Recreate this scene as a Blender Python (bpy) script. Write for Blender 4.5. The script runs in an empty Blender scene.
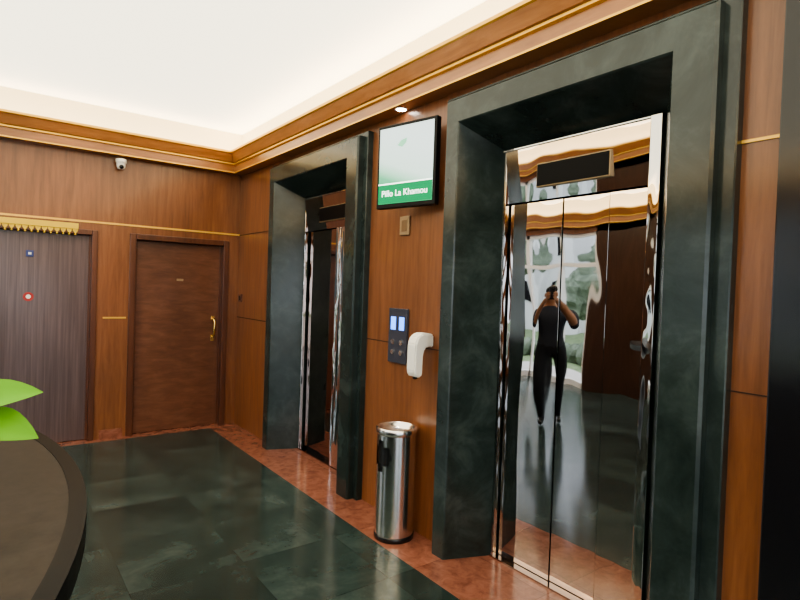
import bpy, bmesh, math, random
from mathutils import Vector, Matrix
random.seed(4)
C=bpy.context.scene.collection

# ---------------- materials ----------------
def newmat(name):
    m=bpy.data.materials.new(name); m.use_nodes=True
    nt=m.node_tree; b=nt.nodes['Principled BSDF']
    return m,nt,b
def simple(name,col,rough=.5,metal=0,emis=None,es=0,coat=0,spec=.5):
    m,nt,b=newmat(name)
    b.inputs['Base Color'].default_value=(*col,1); b.inputs['Roughness'].default_value=rough
    b.inputs['Metallic'].default_value=metal; b.inputs['Coat Weight'].default_value=coat
    b.inputs['Coat Roughness'].default_value=.08; b.inputs['Specular IOR Level'].default_value=spec
    if emis: b.inputs['Emission Color'].default_value=(*emis,1); b.inputs['Emission Strength'].default_value=es
    return m
def N(nt,t,**k):
    n=nt.nodes.new(t)
    for a,v in k.items(): setattr(n,a,v)
    return n
def ramp(nt,stops):
    r=N(nt,'ShaderNodeValToRGB'); e=r.color_ramp.elements
    while len(e)<len(stops): e.new(.5)
    for i,(p,c) in enumerate(stops): e[i].position=p; e[i].color=(*c,1)
    return r
def coords(nt,scale,rot=(0,0,0)):
    g=N(nt,'ShaderNodeNewGeometry'); mp=N(nt,'ShaderNodeMapping')
    mp.inputs['Scale'].default_value=scale; mp.inputs['Rotation'].default_value=rot
    nt.links.new(g.outputs['Position'],mp.inputs['Vector']); return mp
def wood(name,c1,c2,c3,rough=.3,coat=.25,scale=(9,9,.7)):
    m,nt,b=newmat(name); L=nt.links.new
    mp=coords(nt,scale)
    n=N(nt,'ShaderNodeTexNoise'); n.inputs['Scale'].default_value=3; n.inputs['Detail'].default_value=8; n.inputs['Roughness'].default_value=.65; n.inputs['Distortion'].default_value=.4
    L(mp.outputs[0],n.inputs['Vector'])
    r=ramp(nt,[(.25,c1),(.5,c2),(.78,c3)]); L(n.outputs['Fac'],r.inputs[0])
    mp2=coords(nt,(1.1,1.1,.5)); n2=N(nt,'ShaderNodeTexNoise'); n2.inputs['Scale'].default_value=1.3
    L(mp2.outputs[0],n2.inputs['Vector'])
    mx=N(nt,'ShaderNodeMixRGB',blend_type='MULTIPLY'); mx.inputs[0].default_value=.6
    r2=ramp(nt,[(.3,(.6,.6,.6)),(.7,(1.15,1.1,1.05))]); L(n2.outputs['Fac'],r2.inputs[0])
    L(r.outputs[0],mx.inputs[1]); L(r2.outputs[0],mx.inputs[2]); L(mx.outputs[0],b.inputs['Base Color'])
    b.inputs['Roughness'].default_value=rough; b.inputs['Coat Weight'].default_value=coat; b.inputs['Coat Roughness'].default_value=.12
    bp=N(nt,'ShaderNodeBump'); bp.inputs['Strength'].default_value=.05; bp.inputs['Distance'].default_value=.002
    L(n.outputs['Fac'],bp.inputs['Height']); L(bp.outputs[0],b.inputs['Normal'])
    return m
def marble(name,dark,mid,light,rough=.1,sc=2.2,tile=None,veins=.5,tilevar=.35):
    m,nt,b=newmat(name); L=nt.links.new
    mp=coords(nt,(1,1,1))
    vec=mp.outputs[0]
    if tile:
        d=N(nt,'ShaderNodeVectorMath',operation='DIVIDE'); d.inputs[1].default_value=(tile,tile,1e6); L(vec,d.inputs[0])
        fl=N(nt,'ShaderNodeVectorMath',operation='FLOOR'); L(d.outputs[0],fl.inputs[0])
        wn=N(nt,'ShaderNodeTexWhiteNoise'); wn.noise_dimensions='3D'; L(fl.outputs[0],wn.inputs['Vector'])
        sc2=N(nt,'ShaderNodeVectorMath',operation='SCALE'); sc2.inputs['Scale'].default_value=14; L(wn.outputs['Color'],sc2.inputs[0])
        ad=N(nt,'ShaderNodeVectorMath',operation='ADD'); L(vec,ad.inputs[0]); L(sc2.outputs[0],ad.inputs[1]); vec2=ad.outputs[0]
    else: vec2=vec
    n=N(nt,'ShaderNodeTexNoise'); n.inputs['Scale'].default_value=sc; n.inputs['Detail'].default_value=9; n.inputs['Roughness'].default_value=.66; n.inputs['Distortion'].default_value=.5
    L(vec2,n.inputs['Vector'])
    r=ramp(nt,[(.3,dark),(.52,mid),(.78,light)]); L(n.outputs['Fac'],r.inputs[0]); col=r.outputs[0]
    n3=N(nt,'ShaderNodeTexNoise'); n3.inputs['Scale'].default_value=sc*1.7; n3.inputs['Detail'].default_value=5; n3.inputs['Distortion'].default_value=1.2
    L(vec2,n3.inputs['Vector'])
    rv=ramp(nt,[(.485,(0,0,0)),(.5,(1,1,1)),(.515,(0,0,0))]); L(n3.outputs['Fac'],rv.inputs[0])
    mv=N(nt,'ShaderNodeMath',operation='MULTIPLY'); mv.inputs[1].default_value=veins; L(rv.outputs[0],mv.inputs[0])
    mx=N(nt,'ShaderNodeMixRGB'); L(mv.outputs[0],mx.inputs[0]); L(col,mx.inputs[1]); mx.inputs[2].default_value=(*light,1); col=mx.outputs[0]
    if tile:
        m2=N(nt,'ShaderNodeMixRGB',blend_type='MULTIPLY'); m2.inputs[0].default_value=1
        mr=N(nt,'ShaderNodeMapRange'); mr.inputs['To Min'].default_value=1-tilevar; mr.inputs['To Max'].default_value=1+tilevar; L(wn.outputs['Value'],mr.inputs[0])
        L(col,m2.inputs[1]); L(mr.outputs[0],m2.inputs[2]); col=m2.outputs[0]
        fr=N(nt,'ShaderNodeVectorMath',operation='FRACTION'); L(d.outputs[0],fr.inputs[0])
        sp=N(nt,'ShaderNodeSeparateXYZ'); L(fr.outputs[0],sp.inputs[0])
        ws=[]
        for ax in (0,1):
            lt=N(nt,'ShaderNodeMath',operation='LESS_THAN'); lt.inputs[1].default_value=.003/tile; L(sp.outputs[ax],lt.inputs[0]); ws.append(lt)
        mm=N(nt,'ShaderNodeMath',operation='MAXIMUM'); L(ws[0].outputs[0],mm.inputs[0]); L(ws[1].outputs[0],mm.inputs[1])
        m3=N(nt,'ShaderNodeMixRGB'); L(mm.outputs[0],m3.inputs[0]); L(col,m3.inputs[1]); m3.inputs[2].default_value=(*[x*.7 for x in dark],1); col=m3.outputs[0]
    L(col,b.inputs['Base Color']); b.inputs['Roughness'].default_value=rough
    return m
def mirror(name,col,rough=.02,warp=.5,scale=(2.0,2.0,.8),dist=.02):
    m,nt,b=newmat(name); L=nt.links.new
    mp=coords(nt,scale); n=N(nt,'ShaderNodeTexNoise'); n.inputs['Scale'].default_value=1.6; n.inputs['Detail'].default_value=1.0
    L(mp.outputs[0],n.inputs['Vector'])
    bp=N(nt,'ShaderNodeBump'); bp.inputs['Strength'].default_value=warp; bp.inputs['Distance'].default_value=dist
    L(n.outputs['Fac'],bp.inputs['Height']); L(bp.outputs[0],b.inputs['Normal'])
    b.inputs['Base Color'].default_value=(*col,1); b.inputs['Metallic'].default_value=1; b.inputs['Roughness'].default_value=rough
    return m

M_wood=wood('wood_panel',(.135,.050,.021),(.215,.083,.035),(.29,.122,.052))
M_woodl=wood('wood_cornice',(.26,.105,.036),(.37,.155,.053),(.48,.22,.082),scale=(1,1,8))
M_woodd=wood('wood_door',(.10,.040,.023),(.15,.062,.036),(.21,.095,.057),rough=.33,scale=(1.5,1.5,6))
M_woodf=wood('wood_frame',(.065,.022,.012),(.105,.037,.019),(.15,.057,.030),rough=.3)
M_doorp=wood('laminate_door',(.075,.048,.052),(.125,.085,.09),(.19,.13,.14),rough=.3,scale=(16,16,.4))
M_pier=wood('dark_wood_pier',(.03,.014,.009),(.05,.024,.015),(.08,.038,.022),rough=.3)
M_gold=simple('gold_inlay',(.80,.48,.10),.35,.4)
M_groove=simple('groove',(.035,.014,.008),.7)
M_marb=marble('green_marble',(.010,.017,.016),(.022,.033,.032),(.055,.076,.075),rough=.17,sc=4,veins=.06)
M_floor=marble('green_marble_floor',(.012,.024,.023),(.028,.045,.043),(.065,.092,.090),rough=.17,sc=2.2,tile=.6,veins=.03,tilevar=.22)
M_gran=marble('red_granite',(.14,.052,.035),(.225,.09,.062),(.31,.14,.10),rough=.14,sc=14,tile=.6,veins=.1,tilevar=.12)
M_ceil=simple('ceiling_paint',(.93,.86,.68),.8)
M_ceill=simple('ceiling_paint_added_glow',(.93,.88,.74),.8,0,(1,.915,.70),2.5)  # plain ceiling; glow added for its cove-lit brightness and general room light
M_black=simple('black_granite',(.008,.008,.01),.15)
M_steel=mirror('brushed_steel',(.78,.77,.76),.2,.1)
M_chrome=mirror('polished_steel',(.60,.59,.58),.03,.35,(9,9,2.5),.02)
M_chromew=mirror('rippled_steel',(.85,.85,.88),.05,1.0,(12,12,1.6),.05)
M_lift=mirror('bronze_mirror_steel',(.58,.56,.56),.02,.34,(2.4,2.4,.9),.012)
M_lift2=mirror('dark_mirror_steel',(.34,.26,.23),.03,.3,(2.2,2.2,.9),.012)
M_blk=simple('black_plastic',(.01,.01,.011),.25)
M_dark=simple('dark_glass',(.004,.004,.005),.35,spec=.1)
M_white=simple('white_plastic',(.85,.85,.83),.3)
M_brass=simple('brass',(.85,.60,.22),.22,1)
M_plate=simple('satin_plate',(.36,.27,.17),.4,.7)
M_red=simple('red_ring',(.4,.03,.03),.4)
M_blue=simple('blue_plate',(.04,.06,.22),.4)
M_lcd=simple('blue_lcd',(.1,.3,.8),.4,0,(.08,.28,1.0),3.2)
M_yel=simple('yellow_fabric',(.80,.55,.07),.8)
M_leaf=simple('leaf',(.12,.33,.02),.6,spec=.2)
M_pot=simple('glazed_pot',(.75,.72,.66),.25)
M_counter=wood('dark_counter_top',(.014,.010,.009),(.022,.017,.014),(.03,.023,.02),rough=.45,coat=0)
M_counter.node_tree.nodes['Principled BSDF'].inputs['Specular IOR Level'].default_value=.12
M_rim=simple('counter_rim_black',(.005,.005,.006),.35,spec=.06)
M_counterf=simple('counter_front',(.012,.010,.010),.3)
M_lamp=simple('downlight_lens',(1,1,1),.4,0,(1,.93,.8),25)
M_alu=simple('window_frame',(.85,.85,.85),.4,.1)
M_grass=marble('lawn',(.10,.15,.07),(.20,.27,.13),(.32,.4,.22),rough=.9,sc=6,veins=0)
M_tree=marble('foliage',(.06,.08,.05),(.15,.19,.13),(.28,.33,.25),rough=.8,sc=4,veins=0)
M_bark=simple('bark',(.08,.05,.03),.9)
M_conc=simple('pale_paving',(.6,.58,.54),.8)
M_bld=simple('pale_render',(.80,.80,.80),.8)

# ---------------- mesh helpers ----------------
def mk(name,bm,mats,parent=None,smooth=False):
    me=bpy.data.meshes.new(name); bm.normal_update(); bm.to_mesh(me); bm.free()
    for m in (mats if isinstance(mats,(list,tuple)) else [mats]): me.materials.append(m)
    if smooth:
        for p in me.polygons: p.use_smooth=True
    o=bpy.data.objects.new(name,me); C.objects.link(o)
    if parent: o.parent=parent
    return o
def empty(name,loc=(0,0,0),rz=0):
    e=bpy.data.objects.new(name,None); e.location=loc; e.rotation_euler=(0,0,rz); C.objects.link(e); return e
def addbox(bm,x0,x1,y0,y1,z0,z1,mi=0,bev=0):
    r=bmesh.ops.create_cube(bm,size=1); vs=r['verts']
    for v in vs: v.co=Vector(((x0+x1)/2+v.co.x*(x1-x0),(y0+y1)/2+v.co.y*(y1-y0),(z0+z1)/2+v.co.z*(z1-z0)))
    fs=set(f for v in vs for f in v.link_faces)
    for f in fs: f.material_index=mi
    if bev:
        es=set(e for v in vs for e in v.link_edges)
        rr=bmesh.ops.bevel(bm,geom=list(es),offset=bev,segments=2,profile=.5,affect='EDGES')
        for f in rr['faces']: f.material_index=mi
def boxes(name,lst,mats,parent=None,bev=0):
    bm=bmesh.new()
    for l in lst: addbox(bm,*l[:6],mi=(l[6] if len(l)>6 else 0),bev=bev)
    return mk(name,bm,mats,parent)
def revolve(bm,prof,seg=48,cx=0,cy=0,mi=0,smooth=True):
    rings=[]
    for r,z in prof:
        rings.append([bm.verts.new((cx+r*math.cos(2*math.pi*i/seg),cy+r*math.sin(2*math.pi*i/seg),z)) for i in range(seg)])
    for a,b in zip(rings,rings[1:]):
        for i in range(seg):
            f=bm.faces.new((a[i],a[(i+1)%seg],b[(i+1)%seg],b[i])); f.material_index=mi; f.smooth=smooth
    return rings
def cap(bm,ring,mi=0,flip=False):
    f=bm.faces.new(ring[::-1] if flip else ring); f.material_index=mi
def tube(bm,pts,rad,seg=10,mi=0):
    prev=None; n=len(pts)
    for k,p in enumerate(pts):
        p=Vector(p); a=Vector(pts[max(k-1,0)]); b=Vector(pts[min(k+1,n-1)]); t=(b-a).normalized()
        ref=Vector((0,0,1)) if abs(t.z)<.9 else Vector((1,0,0))
        s=t.cross(ref).normalized(); q=s.cross(t)
        rr=rad[k] if isinstance(rad,(list,tuple)) else rad
        ring=[bm.verts.new(p+s*rr*math.cos(2*math.pi*i/seg)+q*rr*math.sin(2*math.pi*i/seg)) for i in range(seg)]
        if prev:
            for i in range(seg):
                f=bm.faces.new((prev[i],prev[(i+1)%seg],ring[(i+1)%seg],ring[i])); f.material_index=mi; f.smooth=True
        else: bm.faces.new(ring[::-1]).material_index=mi
        prev=ring
    bm.faces.new(prev).material_index=mi

# ---------------- room dimensions ----------------
XW=2.29; YW=6.12; XL=-3.2; YB=-3.0; XE=-0.5; YF=9.0
ZC=3.30; ZT=3.05; ZL=2.83
XD=2.48
# floor
bm=bmesh.new()
def quad(x0,x1,y0,y1,z,mi):
    f=bm.faces.new([bm.verts.new(p) for p in ((x0,y0,z),(x1,y0,z),(x1,y1,z),(x0,y1,z))]); f.material_index=mi
quad(XL-.2,1.985,YB,6.02,0,0); quad(1.985,2.6,YB,6.02,0,1); quad(XE,2.6,6.02,6.3,0,1); quad(XL-.2,XE,6.02,YF,0,0)
mk('floor',bm,[M_floor,M_gran])
# ceiling
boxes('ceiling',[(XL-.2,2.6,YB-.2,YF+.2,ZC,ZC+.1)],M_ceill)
# elevator wall (with openings)
NE=dict(oF=2.55,oN=.90); FE=dict(oF=5.13,oN=3.43)
boxes('wall_right',[(XW,2.62,FE['oF'],YW+.25,0,ZL),(XW,2.62,NE['oF'],FE['oN'],0,ZL),(XW,2.62,YB-.2,NE['oN'],0,ZL),
   (XW,2.62,FE['oN'],FE['oF'],2.765,ZL),(XW,2.62,NE['oN'],NE['oF'],2.765,ZL),
   (XW,2.62,YB-.2,YW+.25,ZL,ZT-.02),(XW,2.62,YB-.2,YW+.25,ZT-.02,ZC,1)],[M_wood,M_ceil])
# back wall with two door recesses
D1=(-.07,.86); D2=(1.15,2.17); DT=2.08
boxes('wall_back',[(XE,D1[0],YW,YW+.25,0,ZT-.02),(D1[1],D2[0],YW,YW+.25,0,ZT-.02),(D2[1],XW,YW,YW+.25,0,ZT-.02),
   (D1[0],D1[1],YW,YW+.25,DT,ZT-.02),(D2[0],D2[1],YW,YW+.25,DT,ZT-.02),(XE,XW,YW+.15,YW+.25,-.02,DT),(XE,XW,YW,YW+.25,ZT-.02,ZC,1)],[M_wood,M_ceil])
boxes('wall_return',[(XE,XE+.2,YW+.25,YF,0,ZC)],M_wood)
# window wall (left) with pier
boxes('wall_left',[(XL-.2,XL,4.35,5.5,0,ZL,2),(XL-.2,XL,8.8,YF,0,ZL),(XL-.2,XL,YB,-2.6,0,ZL),(XL-.2,XL,YB,YF,ZL-.1,ZT-.02),(XL-.2,XL,YB,YF,ZT-.02,ZC,1)],[M_wood,M_ceil,M_pier])
boxes('wall_front',[(XL-.2,-2.6,YB-.2,YB,0,ZL),(1.4,XW,YB-.2,YB,0,ZL),(XL-.2,XW,YB-.2,YB,ZL-.2,ZT-.02),(XL-.2,XW,YB-.2,YB,ZT-.02,ZC,1)],[M_wood,M_ceil])
boxes('wall_far',[(XL-.2,-2.9,YF,YF+.2,0,ZL),(-.8,XE+.2,YF,YF+.2,0,ZL),(XL-.2,XE+.2,YF,YF+.2,ZL-.1,ZC)],M_wood)
def window(name,axis,c,a0,a1,z1,n,w=.07):
    L=[]
    def seg(p0,p1,z0,zz,d=.05):
        L.append((c-d,c+d,p0,p1,z0,zz) if axis=='x' else (p0,p1,c-d,c+d,z0,zz))
    for i in range(n+1):
        p=a0+(a1-a0)*i/n; p=min(max(p,a0+w/2),a1-w/2); seg(p-w/2,p+w/2,0,z1)
    seg(a0,a1,0,.10); seg(a0,a1,z1-.06,z1); seg(a0,a1,2.1,2.17,.04)
    return boxes(name,L,M_alu)
window('window_1','x',XL-.1,5.5,8.8,ZL-.1,5)
window('window_2','x',XL-.1,-2.6,4.35,ZL-.1,6)
window('window_3','y',YB-.1,-2.6,1.4,ZL-.2,4)
window('window_4','y',YF+.1,-2.9,-.8,ZL-.1,2)

# cornice : profile (protrusion, z), swept round the main room edges
prof=[(0,ZL),(.12,ZL),(.12,ZL+.012),(.115,ZL+.015),(.115,ZL+.085),(.135,ZL+.09),(.135,ZL+.105),(.15,ZL+.11),(.185,ZL+.195),(.2,ZL+.2),(.2,ZT),(0,ZT)]
pm=[0,1,0,0,1,1,0,0,1,1,0]
def corn(name,path,closed=False):
    bm=bmesh.new(); rows=[]
    for p in path: rows.append([bm.verts.new((p[0]+p[2]*pr,p[1]+p[3]*pr,z)) for pr,z in prof])
    for a,b in zip(rows,rows[1:]):
        for i in range(len(prof)-1):
            f=bm.faces.new((a[i],a[i+1],b[i+1],b[i])); f.material_index=pm[i]
    bmesh.ops.recalc_face_normals(bm,faces=bm.faces)
    return mk(name,bm,[M_woodl,M_gold])
corn('trim_cornice',[(XW,YB,-1,1),(XW,YW,-1,-1),(XE,YW,-1,-1),(XE,YF,-1,-1),(XL,YF,1,-1),(XL,YB,1,1),(XW,YB,-1,1)])
# inlays and grooves
boxes('trim_gold_inlay',[(XE,XW,YW-.006,YW,2.15,2.168),(D1[1]+.06,D2[0]-.02,YW-.006,YW,1.21,1.226),
    (XW-.006,XW,YB,NE['oN'],2.20,2.212)],M_gold)
boxes('trim_groove',[(XW-.003,XW,FE['oF'],YW,1.22,1.229),(XW-.003,XW,NE['oF'],FE['oN'],1.22,1.227),(XW-.003,XW,YB,NE['oN'],1.252,1.257),
    (XW-.003,XW,FE['oF'],YW,2.15,2.158)],M_groove)
boxes('baseboard_back',[(XE,D1[0]-.0,YW-.012,YW,0,.09),(D1[1]+.05,D2[0]-.03,YW-.012,YW,0,.09)],M_gran)

# ---------------- elevators ----------------
def elevator(oF,oN,mF,mN,iF,iN,dF,dN,mat,div,disp,cw=.055,cmat=None):
    root=empty('elevator',(0,0,0))
    P=[(XW,oF,oN,2.775),(2.245,oF,oN,2.775),(2.24,oF-.005,oN+.005,2.77),(2.24,mF,mN,2.742),(2.197,mF,mN,2.742),(2.186,mF-.012,mN+.012,2.73),
       (2.186,iF+.006,iN-.006,2.598),(2.194,iF,iN,2.59),(XD,dF,dN,2.45),(XD+.1,dF,dN,2.45)]
    bm=bmesh.new(); R=[[bm.verts.new(p) for p in ((X,f,0),(X,f,z),(X,n,z),(X,n,0))] for X,f,n,z in P]
    for a,b in zip(R,R[1:]):
        for i in range(3): bm.faces.new((a[i],a[i+1],b[i+1],b[i]))
    bmesh.ops.recalc_face_normals(bm,faces=bm.faces)
    mk('marble_surround',bm,M_marb,root)
    c=.018
    boxes('steel_casing',[(XD-.012,XD+.02,dF-c,dF,0,2.45,0),(XD-.02 if cmat else XD-.035,XD+.02,dN,dN+cw,0,2.13 if cmat else 2.45,1),(XD-.03,XD+.02,dN,dF,2.438,2.45,0)],[M_chrome,cmat or M_chrome],root,bev=.003)
    bm=bmesh.new(); addbox(bm,XD+.005,XD+.05,dN+(0 if cmat else cw),dF-c,2.135,2.438)
    for v in bm.verts:
        if v.co.z>2.3: v.co.x-=.026
    mk('transom',bm,mat,root)
    ys=[dN+cw]+div+[dF-c]
    bm=bmesh.new()
    for i,(a,b) in enumerate(zip(ys,ys[1:])): addbox(bm,XD+.03+.006*(i%2),XD+.07,a+.0015,b-.0015,.012,2.13,bev=.002)
    mk('door_panels',bm,mat,root)
    boxes('sill',[(XD-.02,XD+.09,dN,dF,0,.010)],M_lift2,root)
    boxes('shaft_back',[(XD+.08,XD+.1,dN,dF,0,2.45)],M_blk,root)
    bm=bmesh.new(); y0,y1,z0,z1=disp
    addbox(bm,XD-.022,XD+.02,y0,y1,z0,z1,0,bev=.004); addbox(bm,XD-.026,XD-.020,y0+.008,y1-.008,z0+.008,z1-.008,1)
    mk('floor_indicator',bm,[M_plate,M_dark],root)
    return root
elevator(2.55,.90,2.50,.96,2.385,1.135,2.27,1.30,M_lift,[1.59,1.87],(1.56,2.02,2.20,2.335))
elevator(5.13,3.43,5.08,3.48,4.965,3.64,4.86,3.78,M_lift2,[4.50],(4.05,4.55,2.20,2.335),.45,M_chromew)  # casing widened over the door, rippled to stand in for its bright reflection streak

# black pilaster right of the lifts
boxes('column',[(2.19,XW,.16,.745,0,ZL),(2.17,XW,.14,.765,0,.12)],M_black,bev=.006)

# ---------------- room doors ----------------
def roomdoor(name,x0,x1,mat,fr):
    root=empty(name)
    bm=bmesh.new(); f=fr
    for b in ((x0,x0+f,YW-.02,YW+.12,0,DT),(x1-f,x1,YW-.02,YW+.12,0,DT),(x0+f,x1-f,YW-.02,YW+.12,DT-f,DT)): addbox(bm,*b,bev=.006)
    for b in ((x0+f,x0+f+.02,YW+.05,YW+.12,0,DT-f),(x1-f-.02,x1-f,YW+.05,YW+.12,0,DT-f)): addbox(bm,*b)
    mk('frame',bm,M_woodf,root)
    boxes('leaf',[(x0+f+.003,x1-f-.003,YW+.06,YW+.1,.004,DT-f-.003)],mat,root,bev=.003)
    return root
d1=roomdoor('door_1',D1[0],D1[1],M_doorp,.05)
d2=roomdoor('door_2',D2[0],D2[1],M_woodd,.06)
bm=bmesh.new()
tube(bm,[(2.03,YW+.06,1.20),(2.03,YW+.01,1.20),(2.03,YW-.005,1.17),(2.03,YW-.008,1.10),(2.03,YW-.005,1.03),(2.03,YW+.01,1.0),(2.03,YW+.06,1.0)],.013)
addbox(bm,2.01,2.05,YW+.05,YW+.062,.95,1.02,bev=.003); addbox(bm,2.01,2.05,YW+.05,YW+.062,1.18,1.23,bev=.003)
mk('door_handle',bm,M_brass,d2)
boxes('number_plate',[(1.63,1.70,YW+.054,YW+.061,1.61,1.635)],M_plate,d2,bev=.001)
bm=bmesh.new(); addbox(bm,.28,.34,YW+.05,YW+.061,1.79,1.85,0,bev=.004); addbox(bm,.298,.322,YW+.048,YW+.05,1.81,1.83,1)
mk('blue_sign',bm,[M_blue,M_white],d1)
bm=bmesh.new(); bmesh.ops.create_circle(bm,segments=24,radius=.042,cap_ends=True)
bmesh.ops.rotate(bm,verts=bm.verts,matrix=Matrix.Rotation(math.pi/2,3,'X')); bmesh.ops.translate(bm,verts=bm.verts,vec=(.305,YW+.057,1.415))
r=bmesh.ops.create_circle(bm,segments=24,radius=.020,cap_ends=True); bmesh.ops.rotate(bm,verts=r['verts'],matrix=Matrix.Rotation(math.pi/2,3,'X')); bmesh.ops.translate(bm,verts=r['verts'],vec=(.305,YW+.054,1.415))
bm.faces.ensure_lookup_table(); bm.faces[-1].material_index=1
mk('no_smoking_sign',bm,[M_red,M_white],d1)
# toran (door valance)
bm=bmesh.new()
addbox(bm,-.06,.69,YW-.035,YW-.022,2.075,2.13,0,bev=.003)
n=15; wdt=.75/n
for i in range(n):
    xa=-.06+i*wdt
    vs=[bm.verts.new((xa+a*wdt,YW-.030+(.004 if k%2 else 0),z)) for k,(a,z) in enumerate(((0,2.08),(1,2.08),(.88,2.055),(.5,2.03),(.12,2.055)))]
    bm.faces.new(vs)
    r=bmesh.ops.create_icosphere(bm,subdivisions=1,radius=.009); bmesh.ops.translate(bm,verts=r['verts'],vec=(xa+wdt/2,YW-.03,2.024))
mk('toran_garland',bm,M_yel)

# ---------------- wall devices ----------------
ry=math.atan2(.22,.97)
tv=empty('television',(2.140,2.825,2.41),ry)   # local: screen faces -X
W,H=.49,.55
boxes('housing',[(0,.045,-W/2,W/2,-H/2,H/2)],simple('tv_bezel',(.004,.004,.005),.4,spec=.2),tv,bev=.005)
m_scr,nt,b=newmat('screen_content')
tcn=N(nt,'ShaderNodeTexCoord'); sp=N(nt,'ShaderNodeSeparateXYZ'); nt.links.new(tcn.outputs['Object'],sp.inputs[0])
sm=N(nt,'ShaderNodeMath',operation='MULTIPLY_ADD'); sm.inputs[1].default_value=-.35; nt.links.new(sp.outputs[1],sm.inputs[0]); nt.links.new(sp.outputs[2],sm.inputs[2])
mr=N(nt,'ShaderNodeMapRange'); mr.inputs['From Min'].default_value=-.25; mr.inputs['From Max'].default_value=.25; nt.links.new(sm.outputs[0],mr.inputs[0])
rp=ramp(nt,[(.0,(.04,.36,.15)),(.22,(.12,.50,.25)),(.32,(.40,.72,.50)),(.44,(.68,.86,.74)),(.8,(.76,.88,.82))]); nt.links.new(mr.outputs[0],rp.inputs[0])
nt.links.new(rp.outputs[0],b.inputs['Emission Color']); b.inputs['Emission Strength'].default_value=1.8
b.inputs['Base Color'].default_value=(.02,.02,.02,1); b.inputs['Roughness'].default_value=.3; b.inputs['Specular IOR Level'].default_value=.2
boxes('screen',[(-.003,.002,-W/2+.022,W/2-.020,-H/2+.030,H/2-.022)],m_scr,tv)
M_gr=simple('banner_green',(.0,.1,.04),.6,0,(.003,.27,.09),1.4,spec=.1); M_wt=simple('banner_white',(.9,.9,.9),.6,0,(.9,1,.93),2.2,spec=.1)
M_pg=simple('mark_pale_green',(.1,.3,.15),.6,0,(.30,.62,.42),1.5,spec=.1)
boxes('banner',[(-.005,-.002,-W/2+.022,W/2-.020,-H/2+.032,-H/2+.155)],M_gr,tv)
boxes('banner_edge',[(-.006,-.003,-W/2+.022,W/2-.020,-H/2+.155,-H/2+.163)],M_wt,tv)
tc=bpy.data.curves.new('t','FONT'); tc.body="Pillo La Khamou"; tc.size=.0585; tc.align_x='CENTER'; tc.align_y='CENTER'; tc.extrude=.001
to=bpy.data.objects.new('tv_text',tc); C.objects.link(to); tc.materials.append(M_wt); to.parent=tv
to.matrix_local=Matrix.Translation((-.008,0,-H/2+.094))@Matrix(((0,0,-1,0),(-1,0,0,0),(0,1,0,0),(0,0,0,1)))
bm=bmesh.new(); pts=[(-.05,.0),(-.02,.03),(.03,.04),(.025,.01),(-.01,-.015)]
bm.faces.new([bm.verts.new((-.005,-y+.02,z+.13)) for y,z in pts]); mk('screen_mark',bm,M_pg,tv)
bm=bmesh.new(); addbox(bm,.045,.11,-.05,.05,-.05,.05,bev=.004); addbox(bm,.09,.12,-.08,.08,-.08,.08,bev=.004)
mk('bracket',bm,M_blk,tv)
# key plate
bm=bmesh.new(); addbox(bm,XW-.012,XW,2.945,3.05,1.975,2.105,0,bev=.003); addbox(bm,XW-.016,XW-.010,2.97,3.025,2.0,2.08,1,bev=.002)
mk('key_switch_plate',bm,[M_plate,simple('bronze_insert',(.25,.17,.10),.3,.6)])
# call panel
cp=empty('call_panel')
M_panel=simple('panel_glass',(.05,.055,.08),.15)
boxes('plate',[(XW-.02,XW,2.92,3.13,1.09,1.47)],[M_panel],cp,bev=.004)
boxes('lcd_displays',[(XW-.023,XW-.019,3.045,3.098,1.32,1.41),(XW-.023,XW-.019,2.95,3.003,1.32,1.41)],[M_lcd],cp)
bm=bmesh.new()
for yy in (3.07,2.975):
    for zz in (1.235,1.165):
        r=bmesh.ops.create_cone(bm,cap_ends=True,segments=20,radius1=.018,radius2=.017,depth=.008)
        bmesh.ops.rotate(bm,verts=r['verts'],matrix=Matrix.Rotation(math.pi/2,3,'Y')); bmesh.ops.translate(bm,verts=r['verts'],vec=(XW-.024,yy,zz))
mk('buttons',bm,M_steel,cp)
# sanitizer dispenser
bm=bmesh.new()
prof2=[(0,1.235),(0,1.315),(-.03,1.328),(-.09,1.328),(-.13,1.305),(-.148,1.26),(-.150,1.09),(-.142,1.06),(-.125,1.05),(-.095,1.05),(-.085,1.065),(-.083,1.19),(-.07,1.23),(-.045,1.242)]
y0,y1=2.655,2.745
A=[bm.verts.new((XW+x,y0,z)) for x,z in prof2]; B=[bm.verts.new((XW+x,y1,z)) for x,z in prof2]
bm.faces.new(A[::-1]); bm.faces.new(B)
for i in range(len(A)): j=(i+1)%len(A); bm.faces.new((A[i],A[j],B[j],B[i]))
bmesh.ops.recalc_face_normals(bm,faces=bm.faces)
bmesh.ops.bevel(bm,geom=list(bm.edges),offset=.008,segments=2,affect='EDGES')
addbox(bm,XW-.12,XW-.10,2.69,2.71,1.035,1.052,1)
mk('hand_sanitizer_dispenser',bm,[M_white,M_blk],smooth=False)
bm=bmesh.new(); addbox(bm,XW-.012,XW,5.98,6.07,1.40,1.49,0,bev=.003); addbox(bm,XW-.018,XW-.01,6.01,6.04,1.42,1.47,1,bev=.002)
mk('light_switch',bm,[M_woodf,M_blk])
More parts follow.
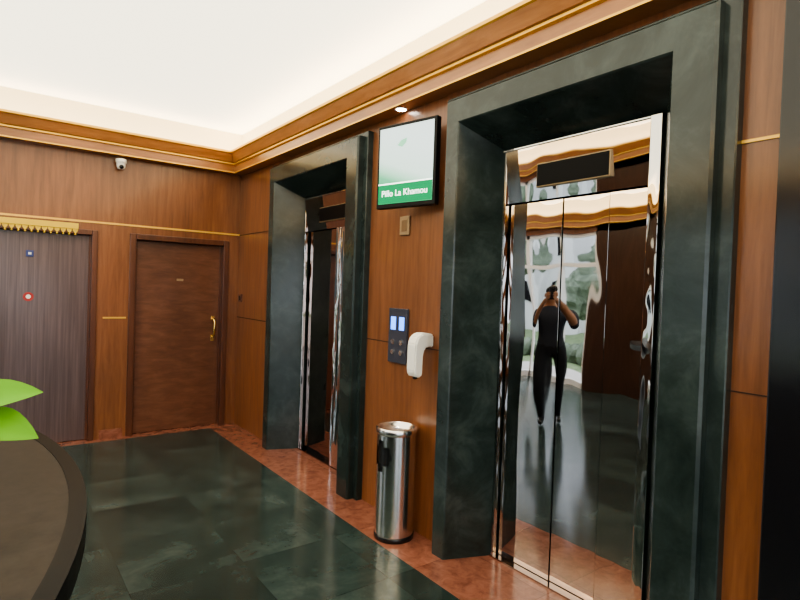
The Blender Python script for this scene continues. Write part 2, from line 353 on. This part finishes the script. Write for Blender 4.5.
# cctv
cc=bmesh.new(); rg=revolve(cc,[(.001,2.70),(.03,2.705),(.042,2.73),(.042,2.76),(.05,2.765),(.05,2.80),(.001,2.80)],20,1.04,YW-.06)
addbox(cc,1.015,1.065,YW-.06,YW,2.77,2.80)
bmesh.ops.create_icosphere(cc,subdivisions=2,radius=.024,matrix=Matrix.Translation((1.04,YW-.085,2.725)))
cc.faces.ensure_lookup_table()
for f in cc.faces[-80:]: f.material_index=1
mk('security_camera',cc,[M_white,M_blk])
bm=bmesh.new(); rg=revolve(bm,[(.035,ZL-.003),(.045,ZL-.003),(.045,ZL+.001)],24,2.235,3.02); cap(bm,rg[0],1)
mk('downlight',bm,[M_white,M_lamp])

# ---------------- stainless bin ----------------
bm=bmesh.new(); cx,cy=2.135,2.81; R=.126; seg=64
zs=[.03,.1,.2,.3,.40,.44,.48,.52,.56,.60,.64,.675]
rings=[[bm.verts.new((cx+R*math.cos(2*math.pi*i/seg),cy+R*math.sin(2*math.pi*i/seg),z)) for i in range(seg)] for z in zs]
for k in range(len(zs)-1):
    zc=(zs[k]+zs[k+1])/2
    for i in range(seg):
        an=2*math.pi*(i+.5)/seg; da=(an-(math.pi+.0)+math.pi)%(2*math.pi)-math.pi
        if ((da*R)/.085)**2+((zc-.54)/.085)**2<1: continue
        f=bm.faces.new((rings[k][i],rings[k][(i+1)%seg],rings[k+1][(i+1)%seg],rings[k+1][i])); f.smooth=True
rg=revolve(bm,[(R-.008,.02),(R-.008,.66)],seg,cx,cy,1)
rg=revolve(bm,[(R-.004,0),(R+.004,.0),(R+.004,.03),(R,.032)],seg,cx,cy,1)
rg=revolve(bm,[(R,.672),(R+.007,.676),(R+.009,.69),(R+.009,.71),(R+.003,.716),(R-.012,.716),(R-.018,.70),(R-.05,.672)],seg,cx,cy,0); cap(bm,rg[-1],2)
bmesh.ops.recalc_face_normals(bm,faces=bm.faces)
mk('trash_bin',bm,[M_steel,M_blk,simple('ash_sand',(.3,.28,.25),.9)])

# ---------------- curved reception counter with plant ----------------
cnt=empty('reception_counter'); ccx,ccy,RO=-1.72,1.62,1.92
def arcband(name,r0,r1,z0,z1,mat,a0=-68,a1=68,n=64):
    bm=bmesh.new(); rows=[]
    for i in range(n+1):
        a=math.radians(a0+(a1-a0)*i/n); c,s=math.cos(a),math.sin(a)
        rows.append([bm.verts.new((ccx+r*c,ccy+r*s,z)) for r,z in ((r0,z0),(r1,z0),(r1,z1),(r0,z1))])
    for a,b in zip(rows,rows[1:]):
        for i in range(4): bm.faces.new((a[i],a[(i+1)%4],b[(i+1)%4],b[i]))
    bm.faces.new(rows[0]); bm.faces.new(rows[-1][::-1])
    bmesh.ops.recalc_face_normals(bm,faces=bm.faces)
    return mk(name,bm,mat,cnt)
arcband('top',RO-.62,RO-.035,1.06,1.098,M_counter)
arcband('rim',RO-.035,RO,1.045,1.100,M_rim)
arcband('front',RO-.10,RO-.06,.08,1.06,M_counterf)
arcband('plinth',RO-.14,RO-.10,0,.10,M_black)
arcband('work_shelf',RO-.6,RO-.12,.70,.73,M_woodf)
# plant
pl=empty('potted_plant',(-.16,1.68,1.1))
bm=bmesh.new(); rg=revolve(bm,[(.001,0),(.05,0),(.055,.01),(.07,.09),(.072,.11),(.065,.11),(.06,.095),(.001,.09)],32)
mk('pot',bm,M_pot,pl,True)
def leaf(bm,base,tip,wid,up=(0,0,1),droop=.02,n=8):
    base=Vector(base); tip=Vector(tip); d=tip-base; s=d.cross(Vector(up)).normalized(); nrm=s.cross(d).normalized()
    rows=[]
    for i in range(n+1):
        t=i/n; w=wid*(math.sin(math.pi*min(1,t**.75))**.8 if 0<t<1 else .02)*.5
        c=base+d*t+nrm*droop*math.sin(math.pi*t)
        rows.append([bm.verts.new(c+s*w*k+nrm*abs(k)*w*.25) for k in (-1,-.5,0,.5,1)])
    for a,b in zip(rows,rows[1:]):
        for k in range(4): f=bm.faces.new((a[k],a[k+1],b[k+1],b[k])); f.smooth=True
bm=bmesh.new(); st=bmesh.new()
Ls=[((.12,-.04,.185),(.27,-.13,.225),.085),((.13,-.05,.145),(.262,-.14,.118),.095),((.05,.02,.2),(.10,.08,.31),.07),((-.03,-.05,.18),(-.12,-.12,.24),.08),((-.04,.04,.18),(-.12,.12,.22),.08),((.02,-.06,.2),(.04,-.17,.24),.08),((.0,0,.22),(-.02,-.01,.35),.07)]
for b0,t0,wd in Ls:
    up=(0,-1.1,1) if b0[0]>.1 else (0,0,1)
    leaf(bm,b0,t0,wd,up)
    m=Vector(b0); tube(st,[(0,0,.09),tuple(m*.5+Vector((0,0,.08))),tuple(m)],.003,6)
mk('leaves',bm,M_leaf,pl,True); mk('stems',st,M_leaf,pl,True)

# ---------------- photographer (seen in the lift door reflection) ----------------
per=empty('person',(-.66,4.33,0),math.atan2(-4.33,5.62)-math.pi/2)
def skin(name,verts,edges,rads,root,sub=2):
    me=bpy.data.meshes.new(name); me.from_pydata(verts,edges,[]); o=bpy.data.objects.new(name,me); C.objects.link(o)
    sk=o.modifiers.new('s','SKIN'); sk.use_smooth_shade=True; sk.branch_smoothing=.6
    for i,r in enumerate(rads):
        v=me.skin_vertices[0].data[i]; v.radius=(r,r) if not isinstance(r,tuple) else r; v.use_root=(i==root)
    s=o.modifiers.new('u','SUBSURF'); s.levels=sub; s.render_levels=sub
    dg=bpy.context.evaluated_depsgraph_get(); ev=o.evaluated_get(dg); m2=bpy.data.meshes.new_from_object(ev)
    bpy.data.objects.remove(o); return m2
V=[];E=[];Rr=[];ix={}
def jt(n,co,r,par=None):
    ix[n]=len(V); V.append(co); Rr.append(r)
    if par: E.append((ix[par],ix[n]))
jt('pel',(0,0,.95),.16); jt('sp',(0,-.01,1.10),.15,'pel'); jt('ch',(0,0,1.26),.17,'sp'); jt('uc',(0,0,1.38),.12,'ch'); jt('nk',(0,.01,1.47),.06,'uc')
jt('h0',(0,.03,1.535),.075,'nk'); jt('h1',(0,.035,1.60),.095,'h0'); jt('h2',(0,.03,1.66),.075,'h1')
U=.075
for s,a in ((1,'r'),(-1,'l')):
    jt('sh'+a,(s*.185,0,1.38),.072,'uc'); jt('ua'+a,(s*.225,.09,1.29),.060,'sh'+a); jt('el'+a,(s*.235,.19,1.22),.050,'ua'+a)
    jt('fa'+a,(s*.17,.28,1.36),.043,'el'+a); jt('wr'+a,(s*.095,.36,1.42+U),.029,'fa'+a); jt('pa'+a,(s*.065,.395,1.475+U),.030,'wr'+a)
    fy=.14 if s<0 else -.05
    jt('hp'+a,(s*.09,0,.88),.115,'pel'); jt('th'+a,(s*.105,.01+fy*.3,.70),.10,'hp'+a); jt('kn'+a,(s*.115,.03+fy*.7,.49),.072,'th'+a)
    jt('cf'+a,(s*.125,.0+fy*.9,.33),.07,'kn'+a); jt('an'+a,(s*.13,fy-.01,.10),.05,'cf'+a); jt('hl'+a,(s*.13,fy,.05),.045,'an'+a); jt('to'+a,(s*.15,fy+.16,.04),.038,'hl'+a)
body=skin('body',V,E,Rr,0)
M_skin=simple('skin',(.30,.15,.09),.5); M_shirt=simple('dark_shirt',(.025,.028,.04),.8,spec=.2); M_trou=simple('dark_trousers',(.012,.013,.018),.8,spec=.2); M_shoe=simple('black_shoe',(.01,.01,.01),.3); M_hair=simple('black_hair',(.008,.007,.006),.6,spec=.2)
pm2=[M_skin,M_shirt,M_trou,M_shoe,M_hair]
bm=bmesh.new(); bm.from_mesh(body)
for f in bm.faces:
    c=f.calc_center_median(); f.smooth=True
    if c.z<.085: k=3
    elif c.z<.97: k=2
    elif c.y>.25: k=0
    elif c.z>1.645 or (c.z>1.55 and c.y<.02) : k=4
    elif c.z>1.45 and c.y<.2: k=0
    else: k=1
    f.material_index=k
for v in bm.verts:
    if v.co.z<.12: v.co.z=max(v.co.z,.0)
def ell(c,r,mi,sub=2):
    q=bmesh.ops.create_icosphere(bm,subdivisions=sub,radius=1)
    for v in q['verts']: v.co=Vector((c[0]+v.co.x*r[0],c[1]+v.co.y*r[1],c[2]+v.co.z*r[2]))
    for f in set(f for v in q['verts'] for f in v.link_faces): f.material_index=mi; f.smooth=True
ell((0,.122,1.585),(.013,.022,.024),0); ell((0,.113,1.55),(.024,.009,.008),3)
for s in (1,-1):
    ell((s*.032,.112,1.612),(.013,.007,.008),3); ell((s*.086,.03,1.595),(.012,.02,.03),0)
ell((0,.015,1.655),(.088,.098,.060),4,3)
for s in (1,-1):
    for j,(z,l) in enumerate(((1.535,.9),(1.515,1.0),(1.495,.95),(1.475,.8))):
        z+=U
        vv=[(s*.062,.40,1.475+U+j*-.004+.02),(s*.058,.425,z),(s*.045,.446,z+.004),(s*(.045-.03*l),.447,z+.006)]
        m2=skin('f',vv,[(0,1),(1,2),(2,3)],[.011,.010,.009,.007],0,1); bm.from_mesh(m2)
    vv=[(s*.068,.385,1.475+U),(s*.058,.395,1.505+U),(s*.035,.400,1.53+U)]
    m2=skin('f',vv,[(0,1),(1,2)],[.013,.011,.009],0,1); bm.from_mesh(m2)
mk('body',bm,pm2,per)
boxes('smartphone',[(-.04,.04,.410,.435,1.46+U,1.62+U)],M_blk,per,bev=.006)

# ---------------- outside ----------------
bm=bmesh.new(); addbox(bm,-30,XL-.25,-25,30,-.16,-.10,0); addbox(bm,XL-2.0,XL-.2,-12,16,-.1,-.03,1); addbox(bm,-12,8,-14,YB-.25,-.10,-.04,1)
mk('ground_outside',bm,[M_grass,M_conc])
for i,(x,y,h) in enumerate([(-11,9.5,3.2),(-12,15,5),(-11,19,4.2),(-10,1.5,5),(-9.8,-4,4.6),(-3,-11,4.5),(2,-12,5)]):
    bm=bmesh.new(); tube(bm,[(x,y,-.1),(x+.1,y,h*.35),(x,y+.1,h*.6)],[.16,.12,.07],10,1)
    for k in range(9):
        q=bmesh.ops.create_icosphere(bm,subdivisions=3,radius=random.uniform(.5,.8))
        off=Vector((x+random.uniform(-.9,.9),y+random.uniform(-1,1),h*random.uniform(.5,.95)))
        for v in q['verts']: v.co=v.co*(1+random.uniform(-.13,.13))+off
    mk('tree',bm,[M_tree,M_bark])
bm=bmesh.new()
for k in range(46):
    q=bmesh.ops.create_icosphere(bm,subdivisions=2,radius=random.uniform(.25,.33)); off=Vector((-7+random.uniform(-.1,.1),-6+k*.45,.1))
    for v in q['verts']: v.co=v.co*(1+random.uniform(-.12,.12))+off
mk('hedge',bm,M_tree)
L=[(-17,-16,-10,30,-.1,6,0)]
for k in range(20): L.append((-16,-15.6,-9.5+k*2,-8.9+k*2,-.1,6,0))
for z in (1.2,3.4): 
    for k in range(19): L.append((-16.0,-15.95,-8.5+k*2,-7.9+k*2,z,z+1.0,1))
boxes('building_outside',L,[M_bld,M_dark])

# ---------------- lights ----------------
def area(name,loc,rot,sx,sy,p,col=(1,.80,.48)):
    l=bpy.data.lights.new(name,'AREA'); l.shape='RECTANGLE'; l.size=sx; l.size_y=sy; l.energy=p; l.color=col
    o=bpy.data.objects.new(name,l); o.location=loc; o.rotation_euler=rot; C.objects.link(o); return o
up=math.pi
area('cove_light_right',(XW-.1,1.6,ZT+.015),(up,0,0),.12,8.8,28)
area('cove_light_left',(XL+.1,2.9,ZT+.015),(up,0,0),.12,11,40)
area('cove_light_back',(.9,YW-.1,ZT+.015),(up,0,0),2.6,.12,6)
area('cove_light_front',(-.4,YB+.1,ZT+.015),(up,0,0),5,.12,25)
sl=bpy.data.lights.new('downlight_spot','SPOT'); sl.energy=18; sl.spot_size=1.6; sl.color=(1,.9,.75); sl.shadow_soft_size=.04
so=bpy.data.objects.new('downlight_spot',sl); so.location=(2.2,3.02,ZL-.03); C.objects.link(so)
w=bpy.data.worlds.new('World'); bpy.context.scene.world=w; w.use_nodes=True; nt=w.node_tree
bg=nt.nodes['Background']; sky=nt.nodes.new('ShaderNodeTexSky'); sky.sky_type='HOSEK_WILKIE'; sky.turbidity=6; sky.sun_direction=(-.3,.3,.9)
mx=nt.nodes.new('ShaderNodeMixRGB'); mx.inputs[0].default_value=.6; mx.inputs[2].default_value=(.85,.92,1,1)
nt.links.new(sky.outputs[0],mx.inputs[1]); nt.links.new(mx.outputs[0],bg.inputs[0]); bg.inputs[1].default_value=5.5
bpy.context.scene.view_settings.look='AgX - Medium High Contrast'

# ---------------- camera ----------------
cd=bpy.data.cameras.new('Camera'); cam=bpy.data.objects.new('Camera',cd); C.objects.link(cam)
cd.sensor_width=36; cd.lens=546.5/800*36; cd.clip_start=.02
a,b_,c_=[math.radians(x) for x in (37.06,-1.09,1.97)]
fw=Vector((math.sin(a)*math.cos(b_),math.cos(a)*math.cos(b_),math.sin(b_))); r=Vector((math.cos(a),-math.sin(a),0)); u=r.cross(fw)
r2=r*math.cos(c_)+u*math.sin(c_); u2=-r*math.sin(c_)+u*math.cos(c_)
cam.matrix_world=Matrix(((r2.x,u2.x,-fw.x,0),(r2.y,u2.y,-fw.y,0),(r2.z,u2.z,-fw.z,1.6),(0,0,0,1)))
bpy.context.scene.camera=cam
